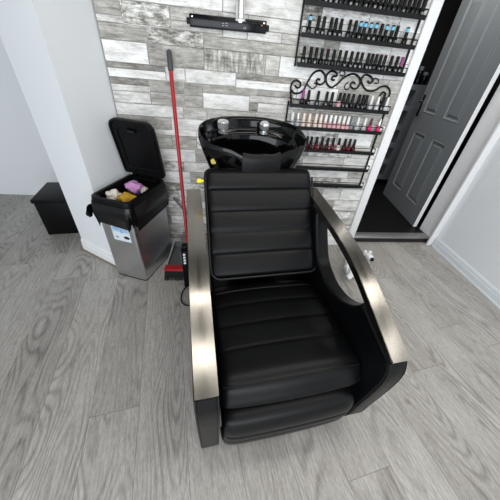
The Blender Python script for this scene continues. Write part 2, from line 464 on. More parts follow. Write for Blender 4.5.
# local: x from hinge to free edge, y>0 = camera-facing (left) side
cols = ((.115, .345), (.475, .705)); rws = ((.185, .80), (.98, 1.86))
xs = [0, .115, .345, .475, .705, DW]; zs = [0, .185, .80, .98, 1.86, 2.0]
for i in range(5):
    for j in range(5):
        pan = i in (1, 3) and j in (1, 3)
        x0, x1, z0, z1 = xs[i], xs[i+1], zs[j], zs[j+1]
        if not pan: box(bm, x0, x1, 0, T, z0, z1)
        else: box(bm, x0, x1, .010, T-.010, z0, z1)
link('door_leaf', bm, M['door_grey'], door)
for (x0, x1) in cols:
    for (z0, z1) in rws:
        bm = bmesh.new()
        for side in (1, -1):
            y0 = T-.010 if side == 1 else .010
            def fr(d, h): return [Vector((x0+d, y0+side*h, z0+d)), Vector((x1-d, y0+side*h, z0+d)), Vector((x1-d, y0+side*h, z1-d)), Vector((x0+d, y0+side*h, z1-d))]
            ring_loft(bm, [fr(0, .010), fr(.006, .013), fr(.018, .001), fr(.034, .0015), fr(.048, .009)], False, True)
        bmesh.ops.recalc_face_normals(bm, faces=bm.faces)
        link('raised_panel', bm, M['door_grey'], door)
bm = bmesh.new(); box(bm, -.0015, .0, .001, T-.001, 0, 2.0)
e = link('hinge_edge', bm, M['gloss_white'], door); e['label'] = 'white painted hinge edge'
bm = bmesh.new()
box(bm, .765, .80, T, T+.008, .93, 1.13, .003)
hp = link('handle_plate', bm, M['black_metal'], door, smooth=True)
bm = bmesh.new(); rod(bm, (.782, T+.006, 1.07), (.782, T+.05, 1.07), .010); tube(bm, smooth_path([(.786, T+.048, 1.07), (.74, T+.052, 1.07), (.68, T+.048, 1.066)]), .009)
link('lever_handle', bm, M['chrome'], door, smooth=True)

# dark shelving unit of the back room
unit = empty('shelf_unit', (2.12, 3.30, .058), 0, 'tall dark grey open shelf unit on the black floor of the back room', 'shelf unit')
ux0, ux1 = -.38, .33
for x0, x1, nm in ((ux0, ux0+.05, 'side_panel'), (ux1-.19, ux1, 'side_panel')):
    bm = bmesh.new(); box(bm, x0, x1, 0, .34, .06, 1.2, .003); link(nm, bm, M['unit_grey'], unit)
for k in range(6):
    bm = bmesh.new(); zz = .06+k*.217; box(bm, ux0+.05, ux1-.19, .004, .33, zz, zz+.055, .003); link('shelf', bm, M['unit_grey'], unit)
bm = bmesh.new(); box(bm, ux0+.05, ux1-.19, .325, .34, .1, 1.2); link('back_panel', bm, M['void'], unit)
for x in (ux0+.02, ux1-.06):
    for y in (.03, .29):
        bm = bmesh.new(); lathe(bm, [(.014, 0), (.020, .06)], 12, Matrix.Translation((x+.02, y, 0))); link('foot', bm, M['unit_grey'], unit, smooth=True)
jars = ((2.20, 3.42, .045, .13, 'squat dark jar on the grey shelf unit, left of the three'), (2.29, 3.41, .036, .17, 'taller dark bottle on the grey shelf unit, middle of the three'), (2.38, 3.43, .04, .12, 'small dark jar on the grey shelf unit, right of the three'))
for x, y, r_, h_, lb in jars:
    t = empty('storage_jar', (x, y, 1.2592), 0, lb, 'jar', 'jars on the shelf unit')
    bm = bmesh.new(); lathe(bm, [(r_*.94, 0), (r_, .01), (r_, h_*.7), (r_*.6, h_*.8)], 18); link('jar_body', bm, M['black_gloss'], t, smooth=True)
    bm = bmesh.new(); lathe(bm, [(r_*.66, h_*.78), (r_*.68, h_), (r_*.6, h_+.004)], 18); link('lid', bm, M['unit_grey'], t, smooth=True)

# ------------------------------------------------------------------ backwash chair
CA = .1105
U0, V0 = .309, .75
cx, cy_ = U0*math.cos(CA)-V0*math.sin(CA), U0*math.sin(CA)+V0*math.cos(CA)
chair = empty('backwash_chair', (cx, cy_, 0), CA, 'black leather salon backwash chair with brushed steel arms and shampoo basin', 'salon chair')
SH = Matrix.Translation((-U0, -V0, 0))
def cpart(name, bm, m, parent=None, smooth=True):
    bmesh.ops.transform(bm, matrix=SH, verts=bm.verts)
    return link(name, bm, m, parent or chair, smooth=smooth)

def rounded_slab(bm, poly, ua, ub, r_):
    # closed outline in (v, z) given a thickness along u with rounded long edges
    pts = [Vector(p) for p in poly]; res = []
    for i, p in enumerate(pts):            # resample
        q = pts[(i+1) % len(pts)]; k = max(1, int((q-p).length/.02))
        for j in range(k): res.append(p.lerp(q, j/k))
    pts = [p for i, p in enumerate(res) if (p-res[i-1]).length > 1e-4]
    n = len(pts); area_ = sum(pts[i].x*pts[(i+1) % n].y-pts[(i+1) % n].x*pts[i].y for i in range(n))
    sg = 1 if area_ > 0 else -1
    nor = []
    for i in range(n):
        d = (pts[(i+1) % n]-pts[i-1]).normalized(); nor.append(Vector((-d.y, d.x))*sg)
    rings = []
    for k in range(6):
        a = PI/2*k/5; ins = r_*(1-math.sin(a)); u = ua+r_*(1-math.cos(a))
        rings.append([Vector((u, p.x+m_.x*ins, p.y+m_.y*ins)) for p, m_ in zip(pts, nor)])
    for k in range(6):
        a = PI/2*(1-k/5); ins = r_*(1-math.sin(a)); u = ub-r_*(1-math.cos(a))
        rings.append([Vector((u, p.x+m_.x*ins, p.y+m_.y*ins)) for p, m_ in zip(pts, nor)])
    ring_loft(bm, rings); bmesh.ops.recalc_face_normals(bm, faces=bm.faces)

arm_top = [(.318, .625), (.415, .668), (.51, .708), (.618, .750), (.731, .779), (.875, .800), (1.04, .814), (1.225, .826)]
AT = smooth_path([(a, b, 0) for a, b in arm_top], 8)
def arm_under(off): # offset curve below the steel
    out = []
    for i, p in enumerate(AT):
        a = AT[max(i-1, 0)]; b = AT[min(i+1, len(AT)-1)]; d = (b-a).normalized(); n = Vector((d.y, -d.x, 0))
        k = min(1, i/10)
        out.append(p+n*(off*(.45+.55*k)))
    return out
UN = arm_under(.034)
low = smooth_path([(.535, .672, 0), (.575, .612, 0), (.64, .563, 0), (.70, .541, 0), (.77, .534, 0), (.83, .548, 0), (.90, .578, 0), (.955, .645, 0), (1.0, .715, 0), (1.03, .776, 0)], 6)
front = [(.320, .609), (.306, .575), (.302, .535), (.304, .47), (.312, .38), (.325, .25), (.333, .17), (.352, .115), (.40, .07), (.50, .045)]
for s, (ua, ub) in enumerate(((-.036, .027), (.591, .654))):
    bm = bmesh.new()
    poly = [(p.x, p.y) for p in UN if p.x < .50]
    poly += [(p.x, p.y) for p in low]
    poly += [(p.x, p.y) for p in UN if p.x > 1.035]
    poly += [(1.235, .70), (1.22, .05)] + list(reversed(front))
    rounded_slab(bm, poly, ua-.006, ub+.004, .016)
    sp = cpart('side_panel', bm, M['leather'])
    bm = bmesh.new()
    for uu in (ua-.001, ub-.001):
        tube(bm, [Vector((uu, p.x+.0035, p.y)) for p in smooth_path([(a, b, 0) for a, b in front], 4)], .003, 6)
    cpart('piping', bm, M['piping'], sp)
    bm = bmesh.new()
    rings = []
    for p, q in zip(AT, UN):
        rings.append([Vector((ua-.002, p.x, p.y)), Vector((ub+.002, p.x, p.y)), Vector((ub+.002, q.x, q.y)), Vector((ua-.002, q.x, q.y))])
    ring_loft(bm, rings); bmesh.ops.recalc_face_normals(bm, faces=bm.faces)
    es = [e for e in bm.edges if len(e.link_faces) == 2 and e.calc_face_angle(0) > .6]
    bmesh.ops.bevel(bm, geom=es, offset=.0018, segments=2, affect='EDGES')
    cpart('steel_arm', bm, M['arm_steel'])

# seat cushion
bm = bmesh.new()
seat_path = [(.93, .405), (.86, .425), (.76, .438), (.65, .448), (.54, .457), (.45, .461), (.420, .457), (.402, .446), (.384, .416), (.368, .388), (.376, .372)]
seat_path = [(a, b+.013) for a, b in reversed(seat_path)]
at, Lt = cushion(bm, seat_path, .036, .598, .085, [], 0)  # measure only
bm.free()
def s_at(path, v):
    best = None
    P = smooth_path([(a, b, 0) for a, b in path], 16); l = 0
    for a, b in zip(P, P[1:]):
        if a.x <= v <= b.x and a.y > .41: best = l+(v-a.x)
        l += (b-a).length
    return best/l
fr = [s_at(seat_path, v) for v in (.414, .538, .652, .766, .862)]
bm = bmesh.new()
at, Lt = cushion(bm, seat_path, .036, .598, .085, fr, .007, ns=170, pe=30, crown=.014, p=20, groove=.42)
seat = cpart('seat_cushion', bm, M['leather'])
bm = bmesh.new()
q, n = at(fr[0]*Lt-.006)
for k in range(92):
    u = .055+k*.0057
    x = (u-.316)/.276; dd = -.0425+(.0425+.0062+.014*(1-x*x))*(max(0, 1-abs(x)**20))**.5
    p = q+n*(dd+.0008)
    box(bm, u-.0019, u+.0019, p.x-.0014, p.x+.0014, p.y-.0012, p.y+.0012)
cpart('stitching', bm, M['thread'], seat, smooth=False)

# leg rest
bm = bmesh.new()
leg_path = [(.40, .075), (.358, .100), (.338, .155), (.327, .225), (.322, .29), (.330, .335), (.352, .362), (.41, .370), (.50, .368)]
leg_path = [(a-.002, b-.012) for a, b in leg_path]
cushion(bm, leg_path, .040, .576, .07, [.235, .355, .475], .006, ns=150, pe=26, crown=.006)
cpart('leg_rest', bm, M['leather'])

# backrest: path runs bottom to top with the cushion face on its left-hand side
o2 = Vector((.9, .53)); d2 = Vector((.3, .395)).normalized(); n2 = Vector((-d2.y, d2.x))
bpath = []
for s in (-.022, .12, .24, .36, .46): p = o2+d2*s-n2*.008; bpath.append((p.x, p.y))
for s, k in ((.492, -.012), (.513, -.028), (.520, -.052)): p = o2+d2*s+n2*k; bpath.append((p.x, p.y))
bm = bmesh.new()
lens = .582
cushion(bm, bpath, .046, .602, .085, [.127/lens, .236/lens, .341/lens, .448/lens], .011, ns=170, pe=34, p=20)
back = cpart('backrest', bm, M['leather'])
bm = bmesh.new()
pts = []
rr = .045
def bp3(u, s, k=-.006):
    p = o2+d2*s+n2*k; return Vector((u, p.x, p.y))
ub0, ub1 = .051, .598
loop = []
loop.append(bp3(ub0, .47)); loop.append(bp3(ub0, .25)); loop.append(bp3(ub0, rr))
for k in range(1, 7): a = PI+PI/2*k/6; loop.append(bp3(ub0+rr+rr*math.cos(a), rr-.021+rr*math.sin(a)))
for k in range(0, 7): a = 1.5*PI+PI/2*k/6; loop.append(bp3(ub1-rr+rr*math.cos(a), rr-.021+rr*math.sin(a)))
loop += [bp3(ub1, .25), bp3(ub1, .47)]
tube(bm, loop, .0055, 8)
cpart('piping', bm, M['piping'], back)
# base block under the seat and basin column
bm = bmesh.new(); box(bm, .06, .56, .46, 1.2, .0, .37, .01)
cpart('base', bm, M['black_plastic'])
bm = bmesh.new()
prism(bm, [(1.06, 0), (1.50, 0), (1.50, .62), (1.44, .80), (1.26, .80), (1.20, .62)], 'x', .12, .50, .02, 3)
cpart('basin_column', bm, M['black_plastic'])
for u in (.075, .545):
    bm = bmesh.new(); tube(bm, smooth_path([(u, 1.10, .74), (u, 1.22, .84), (u+(.309-u)*.25, 1.30, .90), (u+(.309-u)*.5, 1.36, .90)]), .010)
    cpart('basin_bracket', bm, M['chrome'])
bm = bmesh.new(); lathe(bm, [(.003, -.012), (.009, -.010), (.0105, -.004), (.0105, .006), (.005, .010), (.005, .018)], 16, Matrix.Translation((.024, 1.118, .913)) @ Matrix.Rotation(PI/2, 4, 'Y'))
k = cpart('reclining_knob', bm, M['yellow']); k['label'] = 'bright yellow knob'

# basin
BC = Vector((.318, 1.385)); RA, RB = .283, .178
TILT = math.tan(math.radians(14))
bm = bmesh.new()
NS = 72
prof = [(.50, -.285, 0), (.72, -.225, .25), (.86, -.145, .6), (.955, -.07, .85), (1.0, -.022, 1), (1.005, -.006, 1), (.992, .006, 1), (.968, .008, 1), (.945, 0, 1), (.925, -.018, 1),
        (.90, -.045, .9), (.87, -.058, .8), (.83, -.064, .75), (.805, -.085, .6), (.77, -.15, .3), (.70, -.205, .1), (.50, -.232, 0), (.25, -.240, 0), (.06, -.242, 0)]
rings = []
def rim_pt(sc, dz, wn, th):
    c, s = math.cos(th), math.sin(th)
    e = 2.35
    x = math.copysign(abs(c)**(2/e), c)*RA*sc; y = math.copysign(abs(s)**(2/e), s)*RB*sc
    z_ = 1.054+y*TILT+dz
    d = (th-1.5*PI+PI) % (2*PI)-PI
    z_ -= wn*.030*math.exp(-(d/.36)**4)
    return Vector((BC.x+x, BC.y+y, z_))
for sc, dz, wn in prof: rings.append([rim_pt(sc, dz, wn, 2*PI*i/NS) for i in range(NS)])
ring_loft(bm, rings); bmesh.ops.recalc_face_normals(bm, faces=bm.faces)
basin = cpart('basin', bm, M['ceramic'])
# drain
bm = bmesh.new(); lathe(bm, [(.028, 0), (.028, .004), (.018, .005), (.016, .002)], 20, Matrix.Translation((BC.x, BC.y, .806)))
cpart('drain', bm, M['chrome'], basin)
# neck rest draped over the notch
bm = bmesh.new()
rings = []
NR = [(1.045, -.085), (1.055, -.045), (1.05, -.008), (1.03, .016), (.985, .024), (.94, .016), (.90, -.012), (.87, -.05), (.85, -.085)]
NI = [(.87, -.088), (.885, -.055), (.91, -.022), (.945, .004), (.985, .010), (1.015, .005), (1.025, -.012), (1.025, -.045), (1.015, -.082)]
thS = [1.5*PI+.03+(i/16*2-1)*.27 for i in range(17)]
for i, th in enumerate(thS):
    rings.append([rim_pt(sc, dz, 1, th) for sc, dz in NR+NI])
ring_loft(bm, rings); bmesh.ops.recalc_face_normals(bm, faces=bm.faces)
nr = cpart('neck_rest', bm, M['rubber'], basin)
# chrome mixer tap and hand-shower
def deck(u, v):
    return 1.054+(v-BC.y)*TILT-.054
bm = bmesh.new()
p = Vector((.172, 1.502, deck(.172, 1.502)))
lathe(bm, [(.026, 0), (.026, .012), (.015, .014), (.015, .022), (.030, .024), (.031, .056), (.026, .061)], 24, Matrix.Translation(p) @ Matrix.Rotation(.12, 4, 'X'))
tube(bm, smooth_path([p+Vector((0, -.004, .052)), p+Vector((.006, -.035, .060)), p+Vector((.010, -.058, .052))]), .007)
cpart('mixer_tap', bm, M['satin_chrome'], basin)
bm = bmesh.new()
p = Vector((.400, 1.502, deck(.400, 1.502)))
lathe(bm, [(.023, 0), (.023, .012), (.017, .014)], 22, Matrix.Translation(p))
lathe(bm, [(.013, .012), (.013, .028), (.026, .032), (.027, .056), (.020, .064)], 22, Matrix.Translation(p) @ Matrix.Rotation(.25, 4, 'X'))
cpart('hand_shower', bm, M['satin_chrome'], basin)
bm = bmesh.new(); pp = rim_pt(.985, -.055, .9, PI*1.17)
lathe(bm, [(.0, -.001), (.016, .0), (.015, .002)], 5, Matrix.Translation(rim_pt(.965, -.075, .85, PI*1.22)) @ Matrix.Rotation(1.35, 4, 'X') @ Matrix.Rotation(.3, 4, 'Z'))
st = cpart('painted_reflection', bm, simple('painted_yellow_reflection', srgb(176, 156, 44), .4, var=.1), basin, smooth=False); st['label'] = 'small yellow star, a painted reflection'  # yellow reflection on the glossy basin, put in as a flat coloured star

# ------------------------------------------------------------------ pedal bin
F = Vector((-.544, 1.412)); BA = math.radians(-21)
bin_ = empty('waste_bin', (F.x, F.y, 0), BA, 'square brushed steel bin with open black lid and black liner', 'bin')
# local: front corner at origin, x < 0 towards the left corner, y > 0 towards the hinge
BWd, BD = .248, .385
def rrect(x0, x1, y0, y1, r_, z_, seg=5):
    out = []
    for cx_, cy2, a0 in ((x1-r_, y1-r_, 0), (x0+r_, y1-r_, PI/2), (x0+r_, y0+r_, PI), (x1-r_, y0+r_, 1.5*PI)):
        for k in range(seg+1):
            a = a0+PI/2*k/seg; out.append(Vector((cx_+r_*math.cos(a), cy2+r_*math.sin(a), z_)))
    return out
bm = bmesh.new()
ring_loft(bm, [rrect(-BWd, 0, 0, BD, .022, zz) for zz in (.012, .25, .55)]+[rrect(-BWd+.003, -.003, .003, BD-.003, .02, zz) for zz in (.55, .02)], True, True)
link('steel_body', bm, M['bin_steel'], bin_, smooth=True)
bm = bmesh.new(); ring_loft(bm, [rrect(-BWd+.003, -.003, .003, BD-.003, .022, zz) for zz in (0, .012)]); link('base_rim', bm, M['black_plastic'], bin_)
bm = bmesh.new()
o1 = .012
seq = [(o1, .53), (o1+.004, .54), (o1+.006, .615), (o1+.002, .632), (-.006, .635), (-.022, .622), (-.024, .56), (-.024, .45)]
ring_loft(bm, [rrect(-BWd-o, o, -o, BD+o, max(.03, .035+o), zz) for o, zz in seq], False, True)
bmesh.ops.recalc_face_normals(bm, faces=bm.faces)
link('rim', bm, M['black_plastic'], bin_, smooth=True)
# liner overhanging the rim with a ragged hem
bm = bmesh.new()
base = rrect(-BWd-.016, .016, -.016, BD+.016, .045, 0, 14)
rings = []
rnd = random.Random(3)
nb_ = len(base)
cen = Vector((-BWd/2, BD/2, 0))
ph = [rnd.uniform(0, 6.28) for _ in range(6)]
for k in range(9):
    f = k/8; ring = []
    for i, p in enumerate(base):
        a = 2*PI*i/nb_
        wob = .6*math.sin(4*a+ph[0])+.35*math.sin(11*a+ph[1])+.3*math.sin(19*a+ph[2]+f*2)+.25*math.sin(31*a+ph[3]-f*3)
        d = (p-cen).normalized()
        out = .004+.012*math.sin(PI*min(1, f*1.1))+.007*wob*f
        hem = .600-f*(.138+.030*wob)
        ring.append(Vector((p.x+d.x*out, p.y+d.y*out, hem)))
    rings.append(ring)
ring_loft(bm, rings, False, False)
# a twisted ear of the bag at the left corner
for (sx, sy, sz) in ((-BWd-.026, -.012, .555), (-BWd-.03, .05, .53)):
    ring_loft(bm, [[Vector((sx-.010*f-(.024+.012*math.sin(3*k))*f*math.cos(k*PI/4)*.6, sy+.026*math.sin(k*PI/4)*(1-.4*f)-.012*f, sz-.05*f+.022*math.cos(k*PI/4)*(1-.5*f))) for k in range(8)] for f in (0, .35, .7, 1)])
link('liner', bm, M['black_bag'], bin_, smooth=True)
bm = bmesh.new()
rg = []
for k, (o, zz) in enumerate(((-.026, .60), (-.030, .57), (-.05, .545), (-.085, .535))):
    rg.append([Vector((p.x, p.y, p.z+.010*math.sin(7*i*.3+k)*(k > 0))) for i, p in enumerate(rrect(-BWd-o, o, -o, BD+o, .03, zz, 8))])
ring_loft(bm, rg, False, True)
link('liner_inside', bm, M['black_bag'], bin_, smooth=True)
# hinged lid
LA = math.radians(80)
lid_e = bpy.data.objects.new('lid', None)
bm = bmesh.new()
LW, LL = BWd+.052, .362
def lidpt(x, y, z_):   # y = distance from hinge along lid, z = thickness towards outside
    return Vector((-BWd/2+x, BD-.012-y*math.cos(LA)+z_*math.sin(LA), .655+y*math.sin(LA)+z_*math.cos(LA)))
def lring(d, z_, r_=.055):
    x0, x1, y0, y1 = -LW/2+d, LW/2-d, .004+d, LL-d
    out = []
    for cx_, cy2, a0, rr_ in ((x1-r_, y1-r_, 0, r_), (x0+r_, y1-r_, PI/2, r_), (x0+.012, y0+.012, PI, .012), (x1-.012, y0+.012, 1.5*PI, .012)):
        for k in range(7):
            a = a0+PI/2*k/6; out.append(lidpt(cx_+rr_*math.cos(a), cy2+rr_*math.sin(a), z_))
    return out
ring_loft(bm, [lring(.012, .028), lring(.004, .022), lring(0, .010), lring(0, -.016), lring(.003, -.020), lring(.010, -.020), lring(.014, -.010), lring(.04, -.008), lring(.044, -.002, .045)], True, True)
bmesh.ops.recalc_face_normals(bm, faces=bm.faces)
lid = link('lid', bm, M['black_plastic'], bin_, smooth=True)
bm = bmesh.new()
P = [lidpt(x, y, -.004) for x, y in ((-.03, LL-.07), (.03, LL-.07), (.03, LL-.05), (-.03, LL-.05))]
Q = [lidpt(x, y, -.020) for x, y in ((-.026, LL-.068), (.026, LL-.068), (.026, LL-.054), (-.026, LL-.054))]
ring_loft(bm, [P, Q]); bmesh.ops.recalc_face_normals(bm, faces=bm.faces)
link('catch', bm, M['black_gloss'], lid)
bm = bmesh.new()
rod(bm, (-BWd+.01, BD-.004, .648), (-.01, BD-.004, .648), .007)
for x in (-BWd+.03, -BWd/2, -.03): box(bm, x-.014, x+.014, BD-.018, BD+.012, .632, .660, .004)
link('hinge', bm, M['black_plastic'], bin_, smooth=True)
# front label
bm = bmesh.new(); lx0, lx1, lz0, lz1 = -.170, -.042, .338, .458
box(bm, lx0, lx1, -.0012, 0, lz0, lz1)
lab = link('label', bm, simple('white_label_paper', srgb(214, 224, 232), .4, var=.03), bin_); lab['label'] = 'white and pale blue product label'
def mark(pts, m, y=-.0016):
    bm = bmesh.new(); prism(bm, pts, 'y', y, y-.0004); return link('print', bm, m, lab)
def disc(cx_, cz, rx, rz, n=14): return [(cx_+rx*math.cos(2*PI*k/n), cz+rz*math.sin(2*PI*k/n)) for k in range(n)]
blue = simple('pale_blue_print', srgb(140, 176, 214), .4, var=.05)
blue2 = simple('light_blue_print', srgb(172, 198, 224), .4, var=.05)
inkb = simple('black_print', (.01, .01, .012, 1), .4, var=.05)
mark([(lx0+.004, lz0+.070), (lx1-.004, lz0+.070), (lx1-.004, lz1-.004), (lx0+.004, lz1-.004)], blue2)
mark(disc(lx0+.035, lz0+.095, .022, .012), blue, -.0022); mark(disc(lx0+.072, lz0+.080, .012, .018), blue, -.0022); mark(disc(lx0+.106, lz0+.098, .014, .010), blue, -.0022)
mark(disc(lx0+.100, lz0+.032, .022, .012), inkb); mark([(lx0+.074, lz0+.030), (lx0+.096, lz0+.023), (lx0+.096, lz0+.039)], inkb, -.002)
mark(disc(lx0+.028, lz0+.026, .012, .008), simple('grey_print', srgb(150, 155, 150), .4, var=.05))
# rubbish in the bin
bl = lambda x, y: Vector((F.x+x*math.cos(BA)-y*math.sin(BA), F.y+x*math.sin(BA)+y*math.cos(BA), 0))
def crumple(name, label, cat, x, y, z_, sx, sy, sz, m, seed, group='rubbish in the bin'):
    rn = random.Random(seed); bm = bmesh.new()
    bmesh.ops.create_icosphere(bm, subdivisions=4, radius=1)
    dirs = [(Vector((rn.uniform(-1, 1), rn.uniform(-1, 1), rn.uniform(-1, 1))).normalized(), rn.uniform(3, 9), rn.uniform(0, 6)) for _ in range(9)]
    for v in bm.verts:
        d = v.co.normalized(); k = 1+sum(.085*math.sin(fq*d.dot(dr)+ph_) for dr, fq, ph_ in dirs)
        k += .10*abs(math.sin(4*d.dot(dirs[0][0])+2*d.dot(dirs[1][0])*3))-.05
        v.co = Vector((d.x*k*sx, d.y*k*sy, d.z*k*sz))
    o = link(name, bm, m, smooth=True); p = bl(x, y); o.location = (p.x, p.y, z_); o.rotation_euler = (0, 0, rn.uniform(0, 6))
    return tag(o, label, cat, group)
crumple('crumpled_tissue', 'crumpled off-white tissue at the front of the open bin', 'tissue', -.176, .095, .604, .032, .046, .034, M['tissue'], 11)
crumple('crumpled_tissue', 'small white tissue scrap behind the pink cloth in the bin', 'tissue', -.050, .235, .602, .020, .040, .026, M['tissue'], 12)
crumple('pink_cloth', 'lilac pink crumpled cloth in the open bin', 'cloth', -.138, .250, .606, .046, .050, .040, M['pink_cloth'], 13)
crumple('yellow_wrapper', 'mustard yellow crumpled wrapper in the open bin', 'wrapper', -.082, .095, .600, .040, .044, .030, M['peel'], 14)
crumple('brown_scrap', 'dark brown scrap between tissue and yellow wrapper in the bin', 'scrap', -.115, .168, .596, .020, .016, .018, M['brown'], 15)

# ------------------------------------------------------------------ broom, dustpan, corded block
broom = empty('broom', (-.262, 1.50, 0), 0, 'broom with red handle and black bristles leaning on the plank wall', 'broom')
def B(p): return Vector(p)-Vector((-.262, 1.50, 0))
bot, topp = Vector((-.245, 1.535, .13)), Vector((-.298, 1.868, 1.362))
dv = (topp-bot).normalized()
bm = bmesh.new(); rod(bm, B(bot), B(topp-dv*.09), .0115, seg=18); link('handle', bm, M['red'], broom, smooth=True)
bm = bmesh.new(); lathe(bm, [(.0125, 0), (.0155, .004), (.0145, .05), (.0155, .080), (.011, .098), (.004, .103)], 18, frame_between(B(topp-dv*.10), B(topp))); gp = link('grip', bm, M['grip'], broom, smooth=True)
BR = Matrix.Translation((0.0, 0, 0)) @ Matrix.Rotation(-.05, 4, 'Z')
bm = bmesh.new(); box(bm, -.155, .105, -.060, .0, .066, .086, .008, mtx=BR); rod(bm, (.008, -.01, .085), B(bot+dv*.03), .02, .014); link('brush_block', bm, M['red'], broom, smooth=True)
bm = bmesh.new()
rn = random.Random(5)
for i in range(30):
    for j in range(4):
        x = -.145+.24*i/29; y = -.05+.05*j/3
        rod(bm, BR @ Vector((x, y, .070)), BR @ Vector((x*1.05+rn.uniform(-.004, .004), y*1.5-.012+rn.uniform(-.004, .004), .001+rn.uniform(0, .004))), .0045, .0034, 5)
link('bristles', bm, M['bristle'], broom)

pan = empty('dustpan', (-.308, 1.672, 0), 0, 'grey dustpan with pale rim on the floor behind the red broom head', 'dustpan')
PR = Matrix.Translation((0, 0, .004)) @ Matrix.Translation((0, 0, .018)) @ Matrix.Rotation(math.radians(9), 4, 'X')
bm = bmesh.new()
outl = [(-.115, -.11), (.115, -.11), (.095, .11), (-.078, .11)]
A_ = [PR @ Vector((x, y, .0)) for x, y in outl]; 
f1 = [bm.verts.new(p) for p in A_]; bm.faces.new(f1)
f0 = [bm.verts.new(PR @ Vector((x, y, -.003))) for x, y in outl]; bm.faces.new(list(reversed(f0)))
for i in range(4): j = (i+1) % 4; bm.faces.new((f1[i], f0[i], f0[j], f1[j]))
for a, b, h0, h1 in ((1, 2, .02, .07), (2, 3, .07, .07), (3, 0, .07, .02)):
    pa, pb = Vector((*outl[a], 0)), Vector((*outl[b], 0)); t_ = (pb-pa).normalized(); n_ = Vector((-t_.y, t_.x, 0))*.003
    r1 = [pa, pb, pb+Vector((0, 0, h1)), pa+Vector((0, 0, h0))]
    A1 = [bm.verts.new(PR @ p) for p in r1]; B1 = [bm.verts.new(PR @ (p+n_)) for p in r1]
    bm.faces.new(A1); bm.faces.new(list(reversed(B1)))
    for i in range(4): j = (i+1) % 4; bm.faces.new((A1[i], B1[i], B1[j], A1[j]))
bmesh.ops.recalc_face_normals(bm, faces=bm.faces)
link('tray', bm, M['pan_grey'], pan)
bm = bmesh.new()
tube(bm, [PR @ Vector(p) for p in ((.115, -.11, .022), (.095, .11, .073), (-.078, .11, .073), (-.115, -.11, .022))], .005, 8)
tube(bm, [PR @ Vector(p) for p in ((-.117, -.11, .002), (.117, -.11, .002))], .004, 8)
link('rim', bm, M['pan_rim'], pan, smooth=True)
bm = bmesh.new(); rod(bm, PR @ Vector((.02, .112, .05)), Vector((.055, .165, .30)), .012, .010); rod(bm, Vector((.055, .165, .30)), Vector((-.062, .19, .455)), .009, .009); link('handle', bm, M['pan_grey'], pan, smooth=True)

blk = empty('extension_block', (-.236, 1.372, 0), .1, 'black corded block with small white markings standing beside the red broom handle', 'extension block')
bm = bmesh.new(); box(bm, -.032, .032, -.026, .026, .0, .33, .012, 3); box(bm, -.022, .022, -.02, .02, .33, .37, .010, 3)
link('housing', bm, M['black_plastic'], blk, smooth=True)
for k in range(4):
    bm = bmesh.new(); zz = .225+k*.024
    box(bm, -.0328, -.031, -.014, -.002, zz, zz+.016); box(bm, -.0328, -.031, .003, .012, zz+.002, zz+.014); box(bm, -.018, -.004, -.0268, -.025, zz, zz+.016)
    link('marking', bm, M['white_plastic'], blk)
bm = bmesh.new()
tube(bm, smooth_path([(-.0, -.02, .02), (-.04, -.06, .012), (-.055, -.13, .005), (-.035, -.185, .005), (.02, -.20, .005), (.10, -.18, .005), (.16, -.12, .005)], 8), .0042)
link('cable', bm, M['black_plastic'], blk, smooth=True)

# ------------------------------------------------------------------ black panel with chrome pipe on the wall
hold = empty('wall_rail', (.035, WY-.0024, 1.475), 0, 'glossy black wall panel with a chrome pipe rising from it', 'wall panel')
hold.rotation_euler = (0, math.radians(-.8), 0)
bm = bmesh.new(); box(bm, -.21, .21, -.022, 0, 0, .056, .003)
pn = link('panel', bm, M['black_gloss'], hold, smooth=True)
for s in (-1, 1):
    bm = bmesh.new(); box(bm, s*.215-.012, s*.215+.012, -.010, 0, .012, .040, .003)
    lathe(bm, [(.005, 0), (.005, .003), (.003, .004)], 10, Matrix.Translation((s*.219, -.010, .026)) @ Matrix.Rotation(PI/2, 4, 'X'))
    link('screw_tab', bm, M['black_metal'], hold, smooth=True)
    bm = bmesh.new(); lathe(bm, [(.005, 0), (.005, .003), (.003, .004)], 10, Matrix.Translation((s*.195, -.022, .044)) @ Matrix.Rotation(PI/2, 4, 'X')); link('screw', bm, M['chrome'], hold, smooth=True)
PP = simple('grey_print_on_panel', srgb(150, 156, 166), .4, var=.05)
for (x, z_, w_, h_) in ((-.035, .026, .010, .003), (-.035, .017, .010, .003), (-.018, .028, .014, .003), (-.018, .018, .014, .003), (.083, .012, .004, .009), (.092, .012, .004, .009)):
    bm = bmesh.new(); box(bm, x, x+w_, -.0226, -.0219, z_, z_+h_); link('print', bm, PP, hold)
bm = bmesh.new(); box(bm, .180, .187, -.0226, -.0219, .032, .038); link('print', bm, simple('orange_print', srgb(214, 96, 60), .4, var=.05), hold)
bm = bmesh.new(); lathe(bm, [(.030, .040), (.030, .048), (.026, .050), (.024, .054), (.024, .5)], 24, Matrix.Translation((.062, -.048, 0)))
cp = link('chrome_pipe', bm, M['satin_chrome'], hold, smooth=True)
bm = bmesh.new(); lathe(bm, [(.012, 0), (.012, .03)], 12, Matrix.Translation((.062, -.020, .047)) @ Matrix.Rotation(PI/2, 4, 'X')); link('pipe_bracket', bm, M['chrome'], hold, smooth=True)

